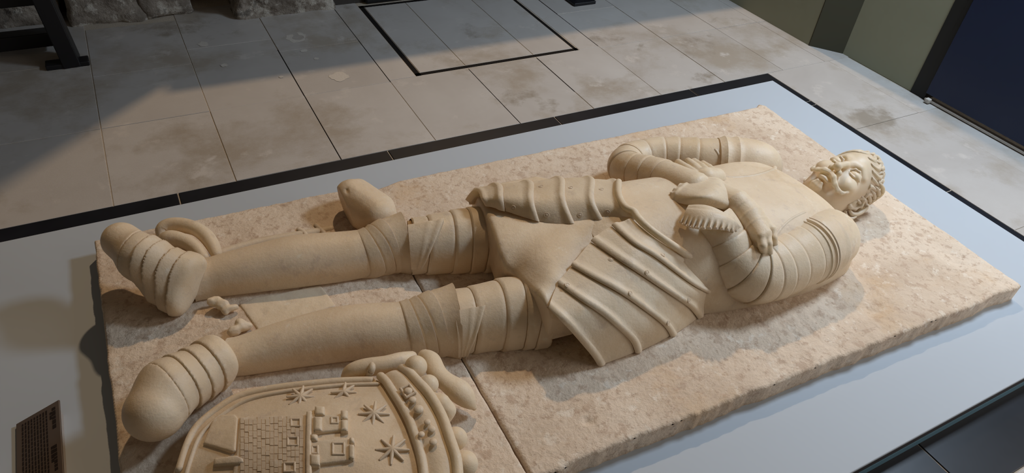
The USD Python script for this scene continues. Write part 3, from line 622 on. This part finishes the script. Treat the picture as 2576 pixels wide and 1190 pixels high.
# gauntlet of the far arm: flared cuff, wrist, hand hanging over the near elbow
def glove(parent):
    A = [[(1683, 500, .186), (1690, 480, .197), (1706, 466, .199), (1732, 449, .194), (1768, 436, .180), (1798, 433, .155)],
         [(1722, 514, .196), (1735, 492, .218), (1755, 474, .222), (1777, 458, .216), (1800, 448, .200), (1815, 450, .168)],
         [(1775, 518, .205), (1785, 500, .226), (1797, 487, .230), (1811, 474, .226), (1824, 466, .212), (1834, 472, .18)],
         [(1838, 532, .182), (1844, 523, .192), (1849, 515, .196), (1854, 509, .194), (1858, 507, .188), (1862, 509, .175)]]
    C = loft([ats(c) for c in A], 48); f = CubicSpline(np.arange(4), C.reshape(4, -1), bc_type='natural'); v = np.linspace(0, 3, 60)
    P = f(v).reshape(60, 48, 3); n = np.cos(np.linspace(0, 14 * PI, 48)); e = np.exp(-v / .10)
    P[..., 2] += (.003 * n[None] * e[:, None]) + .003 * np.exp(-((v - .22) / .08) ** 2)[:, None]
    g = obj('gauntlet_cuff', sheet(P, .045), M_FIG, parent, 50)
    wr_, kn_ = at(1850, 514, .189), at(1908, 574, .178)
    ks = [at(1899, 598, .168), at(1913, 594, .182), at(1928, 587, .184), at(1940, 577, .174)]
    tips = [[(1904, 616, .158), (1908, 632, .135)], [(1918, 618, .172), (1921, 638, .142)], [(1932, 612, .174), (1935, 641, .140)], [(1945, 598, .164), (1948, 622, .138)]]
    th = [at(1868, 545, .176), at(1880, 578, .160), at(1891, 612, .140), at(1896, 626, .126)]
    allp = np.array([wr_, kn_, at(1780, 485, .17)] + ks + [at(*q) for t in tips for q in t] + th); lo, hi = allp.min(0) - .045, allp.max(0) + .045
    def hd(p):
        d = chain(p, [at(1806, 498, .172), at(1824, 505, .180), wr_, at(1882, 547, .178)], [.026, .029, .031, .035], .012)
        d = sm(d, cap(p, at(1788, 488, .168), wr_, .040, .031), .012)
        for k in ks: d = sm(d, cap(p, at(1872, 536, .180), k, .027, .0125), .014)
        for k, t in zip(ks, tips): d = sm(d, chain(p, [k] + [at(*q) for q in t], [.0105, .0098, .0088], .002), .003)
        d = sm(d, chain(p, th, [.016, .013, .0105, .009], .004), .006)
        q = (p - wr_) @ ((kn_ - wr_) / np.linalg.norm(kn_ - wr_)); 
        return d - .0010 * np.exp(-(((q - .008) % .026 - .013) / .0022) ** 2) * (q > -.02) * (q < .075)
    obj('hand', nets(hd, lo, hi, .0022), M_FIG, g, True)
glove(ra)
# fingers of the near hand, showing above the far gauntlet
def fingers(parent):
    F_ = [[(1748, 440, .185), (1728, 424, .170), (1706, 408, .152)], [(1764, 438, .188), (1748, 420, .172), (1731, 405, .152)], [(1782, 437, .186), (1764, 420, .172), (1746, 406, .152)], [(1797, 436, .178), (1782, 423, .166), (1768, 412, .150)]]
    P = np.array([at(*q) for f in F_ for q in f]); 
    def hd(p):
        d = cap(p, at(1775, 450, .175), at(1800, 448, .17), .03, .026)
        for f in F_: d = sm(d, chain(p, ats(f), [.0125, .0112, .009], .002), .002)
        return sm(d, cap(p, at(1722, 440, .16), at(1702, 418, .142), .013, .0095), .003)
    obj('hand', nets(hd, P.min(0) - .05, P.max(0) + .05, .0024), M_FIG, parent, True)
fingers(rn)

# ---- head
HS = 1.04; PA, RB = math.radians(16), math.radians(6)
EX, EY, EZ = np.array([0, -1., 0]), np.array([math.cos(PA), 0, math.sin(PA)]), np.array([-math.sin(PA), 0, math.cos(PA)])
EX, EZ = EX * math.cos(RB) - EZ * math.sin(RB), EZ * math.cos(RB) + EX * math.sin(RB)
HO = at(2133, 416, .146); HR = np.stack([EX, EY, EZ], 1)
def hl(p): return ((p - HO) / HS) @ HR                  # local: X to the figure's left, Y to the crown, Z out of the face
def hw(q): return HO + (np.asarray(q, float) * HS) @ HR.T
def face(pw):
    p = hl(pw); X = np.abs(p[..., 0]); ps = np.stack([X, p[..., 1], p[..., 2]], -1)
    d = ell(p, (0, .028, -.080), (.068, .094, .084))
    d = sm(d, ell(p, (0, -.040, -.066), (.057, .078, .064)), .03)
    d = sm(d, ell(p, (0, -.098, -.040), (.026, .020, .026)), .02)               # chin
    d = sm(d, cap(p, (0, -.07, -.10), (0, -.17, -.125), .054, .06), .03)        # neck
    d = blend(d, ps, [(.006, .020, -.006), (.024, .0235, -.0065), (.044, .016, -.021)], [.0055, .0065, .0055], .012)   # brow
    d = sm(d, ell(ps, (.040, -.036, -.024), (.021, .022, .020)), .018)          # cheekbone
    d = sub(d, ell(ps, (.032, -.002, .006), (.023, .0165, .020)), .006)         # eye socket
    d = sm(d, ell(ps, (.0315, -.004, -.012), (.017, .0115, .0125)), .0015)      # eyeball
    d = blend(d, ps, [(.013, -.005, -.003), (.021, .0055, .0005), (.033, .0085, -.001), (.044, .003, -.009), (.050, -.005, -.015)], .0026, .002, .003)
    d = blend(d, ps, [(.014, -.009, -.003), (.024, -.0145, -.0015), (.034, -.0145, -.003), (.046, -.008, -.012)], .0022, .002, .003)
    d = blend(d, p, [(0, .020, -.003), (0, -.012, .010), (0, -.040, .023)], [.006, .0072, .0098], .008, .01)   # nose
    d = sm(d, ell(p, (0, -.043, .021), (.0105, .010, .010)), .005)
    d = sm(d, ell(ps, (.0125, -.046, .009), (.008, .009, .009)), .004)
    d = sub(d, ell(ps, (.0062, -.0540, .0120), (.0036, .0034, .007)), .002)     # nostrils
    d = sm(d, ell(p, (0, -.068, -.004), (.026, .016, .014)), .012)
    d = sub(d, ell(ps, (.030, -.083, -.010), (.010, .009, .010)), .012)         # hollow beside the mouth
    d = blend(d, ps, [(0, -.0765, .0085), (.012, -.0765, .006), (.024, -.0745, -.003)], [.0034, .003, .002], .003, neg=True)   # mouth
    d = blend(d, ps, [(0, -.0835, .005), (.013, -.082, .001)], [.006, .0042], .004)
    d = sub(d, ell(p, (0, -.0915, .002), (.016, .0045, .006)), .005)
    for o_, r_ in ((0, 1.0), (-.0052, .72)):                                   # moustache, two strands a side
        d = blend(d, ps, [(.003, -.061 + o_, .013), (.016, -.066 + o_, .012), (.031, -.0735 + o_, .003), (.044, -.072 + o_, -.009), (.053, -.063 + o_, -.018), (.057, -.052, -.021), (.057, -.044, -.022)], np.array([.0042, .0056, .0054, .0045, .0036, .0027, .002]) * r_, .0022)
    for o_ in (-.007, 0, .007): d = blend(d, p, [(o_, -.094, -.004), (o_ * 1.4, -.103, -.012), (o_ * 1.1, -.111, -.026)], [.0045, .0065, .004], .003)   # tuft on the chin
    return d * HS
hc = hw([(x, y, z) for x in (-.09, .09) for y in (-.16, .14) for z in (-.17, .04)]); lo, hi = hc.min(0), hc.max(0); lo[2] = max(lo[2], ST - .006)
head = obj('head', nets(face, lo, hi, .0019), M_HEAD, eff, True)
def hrod(name, pts, r, par=head, n=8): return obj(name, rod(hw(pts), r, n, 40), M_HEAD, par)
for s in (1, -1):
    def earf(pw, s=s):
        p = hl(pw) * [s, 1, 1] + [.012, 0, 0]; d = ell(p, (.073, -.008, -.084), (.009, .024, .018))
        d = blend(d, p, [(.076, .004, -.070), (.082, .014, -.080), (.086, .006, -.094), (.084, -.012, -.098), (.078, -.026, -.088), (.076, -.031, -.078)], [.0045, .0055, .005, .0045, .0055, .005], .003)
        return sub(d, ell(p, (.084, -.004, -.084), (.006, .010, .007)), .004) * HS
    ec = hw([(s * x, y, z) for x in (.055, .1) for y in (-.045, .03) for z in (-.115, -.055)]); e0, e1 = ec.min(0), ec.max(0); obj('ear', nets(earf, np.minimum(e0, e1), np.maximum(e0, e1), .002), M_HEAD, head, True)
# hair: a cap with locks combed back from the forehead, curling at the sides
rh = np.random.default_rng(3)
def hairf(pw):
    p = hl(pw); d = ell(p, (0, .030, -.082), (.0695, .0955, .0845)); line = .050 - .25 * np.abs(p[..., 0]) - (p[..., 2] + .03) * -.50
    d = d + .0035 * np.sin(np.arctan2(p[..., 0], p[..., 2] + .082) * 17 + 6 * np.sin(p[..., 1] * 60)) - .001
    return np.maximum(d, (line - p[..., 1]) * .8) * HS
obj('hair', nets(hairf, lo, hi, .0024), M_HEAD, head, 60)
def skull(th, ph, k=1.0): return np.array([.0685 * k * math.sin(ph), .030 + .0955 * k * math.cos(ph) * math.sin(th), -.082 + .0845 * k * math.cos(ph) * math.cos(th)])
for row in range(3):
    for i in range(12 - row):
        ph = (-1.22 + 2.44 * (i + .5 * (row % 2)) / 11); t0 = .56 + .10 * abs(ph) + row * .36; sg_ = 1 if (i + row) % 3 else -1; pts = []
        for j in range(7):
            q = j / 6; pts.append(skull(t0 + .62 * q, ph + sg_ * (.10 * math.sin(q * 5) - .05), .985 + .045 * math.sin(q * PI) - .02 * q))
        pts.append(skull(t0 + .62, ph + sg_ * .20, .975)); pts.append(skull(t0 + .52, ph + sg_ * .21, .985))
        hrod('hair_lock', pts, np.array([.002, .0045, .0062, .007, .0068, .006, .005, .0042, .003]) * rh.uniform(.65, .95))
for s in (1, -1):
    for i in range(6):
        y0 = .062 - i * .014; z0 = -.050 - .004 * i; pts = [(.069 + .0012 * i, y0, z0), (.0755, y0 + .010, z0 - .014), (.0785, y0 + .018, z0 - .032), (.0785, y0 + .021, z0 - .050), (.076, y0 + .016, z0 - .064), (.075, y0 + .008, z0 - .060)]
        hrod('hair_lock', [(s * x * .91, y, z) for x, y, z in pts], [.002, .0048, .006, .0056, .0045, .003])
    hrod('hair_lock', [(s * .070, -.028, -.098), (s * .078, -.022, -.108), (s * .082, -.004, -.114), (s * .083, .016, -.112), (s * .080, .026, -.104), (s * .076, .022, -.099)], [.004, .0062, .006, .005, .0042, .003])
    hrod('hair_lock', [(s * .066, -.040, -.098), (s * .075, -.042, -.108), (s * .083, -.034, -.114), (s * .086, -.018, -.114)], [.004, .006, .0055, .003])

# ---- shield with coat of arms
s_rim = [(425, 1215, .03), (433, 1190, .035), (459, 1121, .035), (498, 1062, .035), (557, 1016, .038), (623, 987, .042), (721, 969, .05), (800, 960, .054), (850, 956, .056), (900, 953, .058), (950, 952, .060)]
s_in = [(700, 1080, .078), (850, 1050, .090), (600, 1150, .07), (900, 1150, .098), (1000, 1080, .092), (1060, 1180, .092), (750, 1190, .088), (1000, 1230, .095), (870, 1270, .085), (600, 1240, .06)]
s_out = [(1000, 990, .078), (1030, 1040, .088), (1062, 1110, .092), (1080, 1180, .092), (1085, 1230, .090)]
sh_h = ctrl(s_rim + s_in + s_out)
low = [np.array([.33, .602]), np.array([.22, .590]), np.array([.05, .592]), np.array([-.08, .62]), np.array([-.14, .665])]
s_poly = np.concatenate([ats(s_rim)[:, :2], ats(s_out)[:, :2], np.array(low)])
shd = obj('shield', patch(s_poly, lambda V: np.clip(sh_h(V), ST + .022, ST + .105), ST - .003, .006, .008), M_FIG, eff, 50, 'carved shield with a castle and eight-pointed stars')
hz = lambda q: np.clip(sh_h(np.asarray(q)[None, :2])[0], ST + .022, ST + .105)
def onsh(pts, dz=0.0, h0=.085):
    """Pixels on the shield -> points on its surface."""
    out = []
    for px, py in pts:
        h = h0
        for _ in range(12): q = at(px, py, h); h = .5 * h + .5 * (hz(q) - ST)
        q = at(px, py, h); out.append(q + [0, 0, dz])
    return np.array(out)
def raised(name, px, h, parent=shd, res=.004, rnd=.003):
    P = onsh(px); obj(name, patch(P, lambda V: sh_h(V) + h + .0008 * fbm(np.column_stack([V, 0 * V[:, 0]]) * 120, 2, 3), P[:, 2].min() - .05, res, rnd), M_FIG, parent, 50)
inset = [(456, 1235), (470, 1190), (490, 1128), (520, 1078), (574, 1034), (630, 1005), (722, 986), (800, 977), (850, 972), (900, 969), (950, 968)]
obj('border_ridge', rod(onsh(inset, .001), .0045, 8, 80), M_FIG, shd)
obj('border_ridge', rod(onsh([(p[0] - 18, p[1] - 12) for p in inset[1:]], -.002), .008, 8, 80), M_FIG, shd)
def star(cx, cy, r, cut=None):
    c = onsh([(cx, cy)], .003)[0]; ms = []
    for k in range(8):
        if cut and k in cut: continue
        a = k * PI / 4 + .35; ms.append(rod([c, c + np.array([math.cos(a) * r, math.sin(a) * r, -.0015])], (.0048, .0022), 8, 8))
    obj('star', merge(*ms), M_FIG, shd, 50)
star(757, 1000, .024); star(865, 989, .022, (2, 5)); star(941, 1043, .026); star(987, 1133, .027)
# castle in relief
def quad(x0, y0, x1, y1, sk=0.0): return [(x0, y0), (x1, y0), (x1 + sk, y1), (x0 + sk, y1)]
raised('castle_tower', [(512, 1120), (535, 1062), (560, 1047), (592, 1046), (600, 1056), (594, 1138), (586, 1142)], .006)
raised('castle_wall', [(603, 1052), (770, 1046), (776, 1100), (772, 1200), (748, 1230), (580, 1230), (596, 1130)], .0035)
raised('castle_wall', [(778, 1046), (868, 1050), (866, 1086), (784, 1096)], .006); raised('castle_wall', [(780, 1112), (888, 1108), (886, 1163), (782, 1176)], .006)
raised('castle_gate', [(540, 1158), (596, 1150), (612, 1158), (614, 1168), (600, 1172), (538, 1176)], .0075)
raised('castle_column', [(772, 1042), (786, 1040), (786, 1230), (770, 1230)], .010)
for q in ((793, 1030, 818, 1052), (790, 1056, 812, 1092), (858, 1040, 876, 1062), (858, 1064, 876, 1092), (880, 1108, 892, 1122), (878, 1126, 892, 1162), (782, 1100, 800, 1116), (780, 1150, 806, 1180)): raised('battlement', quad(*q), .012, rnd=.005)
for q in ((838, 1120, 866, 1148), (835, 1056, 850, 1070), (733, 1058, 756, 1076), (725, 1104, 750, 1124), (716, 1168, 742, 1190), (786, 1128, 800, 1146)):
    P = onsh([(q[0], q[1]), (q[2], q[1]), (q[2], q[3]), (q[0], q[3]), (q[0], q[1])], .006 if q[0] > 770 else .004); obj('window', merge(*[rod([P[i], P[i + 1]], .0024, 6, 6) for i in range(4)]), M_FIG, shd)
rb = np.random.default_rng(2)
for r in range(15):
    x = 606 + r * 10.6; y = 1053 - r * .45 + rb.uniform(0, 8)
    while y < 1224:
        h_ = rb.uniform(13, 22); x1, y1 = x + 9.4, min(y + h_, 1226)
        if not any(a - 4 < x + 5 < c + 4 and b - 4 < (y + y1) / 2 < d + 4 for a, b, c, d in ((733, 1058, 756, 1076), (725, 1104, 750, 1124), (716, 1168, 742, 1190))) and x1 < 768:
            P = onsh([(x, y), (x1, y), (x1, y1 - 1.6), (x, y1 - 1.6)]); z = .0042 + rb.uniform(0, .0014)
            T_ = P + [0, 0, z]; B_ = P - [0, 0, .004]; vv = np.concatenate([B_, T_])
            bk = trimesh.convex.convex_hull(vv); obj('brick', bk, M_FIG, shd, False)
        y += h_
# coronet along the shield's head end
c1 = [(958, 952), (972, 966), (986, 987), (1002, 1012), (1016, 1036), (1031, 1066), (1042, 1095), (1053, 1128), (1061, 1160), (1066, 1195), (1068, 1230)]
c2 = [(1012, 931, .068), (1030, 942, .078), (1045, 957, .086), (1064, 977, .094), (1081, 997, .098), (1097, 1022, .100), (1111, 1049, .100), (1122, 1078, .100), (1131, 1105, .100), (1143, 1140, .100), (1150, 1175, .098), (1152, 1225, .096)]
i1 = onsh(c1); i2 = ats(c2); n_ = 60
Pc = np.array([cr(i1 + [0, 0, .002], np.linspace(0, len(i1) - 1, n_)), .5 * (cr(i1 + [0, 0, .010], np.linspace(0, len(i1) - 1, n_)) + cr(i2 + [0, 0, .010], np.linspace(0, len(i2) - 1, n_))), cr(i2 + [0, 0, -.002], np.linspace(0, len(i2) - 1, n_))])
Pc = CubicSpline([0, 1, 2], Pc.reshape(3, -1))(np.linspace(0, 2, 14)).reshape(14, n_, 3)
cor = obj('coronet', sheet(Pc, np.maximum(.05, 0)), M_FIG, eff, 50, 'coronet band with pearls on the end of the shield')
obj('rope_rim', rod(i1 + [0, 0, .006], .0085, 10, 100), M_FIG, cor); obj('rope_rim', rod(i2 + [0, 0, .004], .0095, 10, 100), M_FIG, cor)
for px, py, h, r in ((1046, 923, .075, .022), (1078, 968, .085, .019), (1146, 1104, .075, .021), (1169, 1167, .072, .023)):
    s = trimesh.creation.icosphere(4, r); s.apply_translation(at(px, py, h)); obj('pearl', s, M_FIG, cor, True)
obj('fleuron', nets(lambda p: chain(p, ats([(1090, 1000, .085), (1108, 1014, .085), (1122, 1034, .070), (1120, 1055, .062)]), [.010, .016, .017, .010], .008), at(1105, 1030, .075) - .07, at(1105, 1030, .075) + .07, .003), M_FIG, cor, True)
def band(px): return ats([(x, y, h) for x, y, h in px])
J = [(1008, 978, .098), (1030, 968, .100), (1044, 988, .103), (1022, 1000, .102)]
Q = band(J); obj('jewel_setting', merge(*[rod([Q[i], Q[(i + 1) % 4]], .003, 6, 6) for i in range(4)]), M_FIG, cor)
for x, y, h, r in ((1027, 984, .103, .008), (1038, 1006, .106, .007), (1053, 1030, .108, .009), (1075, 1062, .111, .006), (1086, 1080, .111, .007), (1060, 1093, .110, .006), (1090, 1112, .112, .007)):
    s = trimesh.creation.icosphere(2, r); s.apply_scale((1, 1, .6)); s.apply_translation(at(x, y, h)); obj('jewel', s, M_FIG, cor, True)
# ribbon strands beside the coronet
rbn = obj('ribbon', rod(ats([(868, 946, .045), (885, 932, .055), (925, 924, .058), (970, 918, .060), (1005, 908, .058), (1035, 898, .050)]), [.008, .014, .018, .018, .017, .012], 16, 60), M_FIG, eff, 50)
obj('ribbon_knot', rod(ats([(929, 910, .058), (936, 918, .070), (934, 932, .068), (926, 944, .052)]), .007, 10), M_FIG, rbn)
rb2 = obj('ribbon', rod(ats([(1068, 894, .045), (1085, 908, .050), (1100, 938, .050), (1128, 964, .046), (1156, 985, .040), (1178, 1008, .030), (1192, 1024, .018)]), [.014, .019, .019, .020, .024, .018, .007], 16, 80, flat=.8), M_FIG, eff, 50)
# curl beside the far foot
cu = obj('scroll_curl', rod(ats([(513, 648, .03), (490, 622, .034), (455, 604, .034), (425, 601, .030), (408, 606, .022)]), [.012, .016, .018, .020, .014], 14, 60), M_FIG, eff, 50)
obj('scroll_end', rod(ats([(545, 640, .03), (528, 606, .036), (500, 580, .038), (465, 568, .036), (430, 567, .032), (410, 578, .026), (408, 592, .02)]), [.013, .017, .017, .018, .018, .017, .012], 14, 80), M_FIG, cu, 50)
# gauntlet lying at the far edge by the knee
def glv(p):
    a, b = at(885, 492, .050), at(952, 545, .045)
    d = sm(cap(p, a, b, .042, .046), cap(p, at(868, 520, .03), at(925, 555, .03), .035, .03), .02)
    d = sm(d, cap(p, at(905, 476, .045), at(962, 520, .045), .026, .03), .02) + .0015 * fbm(p * 60, 2, 3)
    d = np.maximum(d, (at(862, 510, .04)[0] - p[..., 0]) * .9 - .1 * (p[..., 2] - ST - .04))                       # broken off flat at the cuff
    return sub(d, cap(p, at(872, 478, .085), at(876, 500, .085), .004, .003), .003)
cg = at(912, 515, .05); obj('loose_gauntlet', nets(glv, np.array([cg[0] - .14, cg[1] - .12, ST - .004]), cg + [.14, .12, .09], .0035), M_FIG, eff, True)
obj('sword_trace', rod(ats([(752, 576, .0), (764, 583, .0), (770, 592, .0)]), .006, 8, flat=.6), M_FIG, eff); obj('sword_trace', rod(ats([(795, 565, .0), (808, 577, .0), (816, 586, .0)]), .006, 8, flat=.6), M_FIG, eff)
obj('sword_trace', rod(ats([(560, 632, -.002), (650, 606, -.002), (740, 590, -.002), (830, 574, -.002)]), .010, 8, flat=.5), M_FIG, eff)
rivets(tan_, [(1427, 717), (1586, 738), (1628, 686), (1733, 756), (1767, 705), (1681, 813), (1537, 652), (1667, 640)])
rivets(taf, [(1291, 523), (1375, 541), (1459, 541), (1528, 534), (1361, 469), (1436, 472), (1513, 476)])
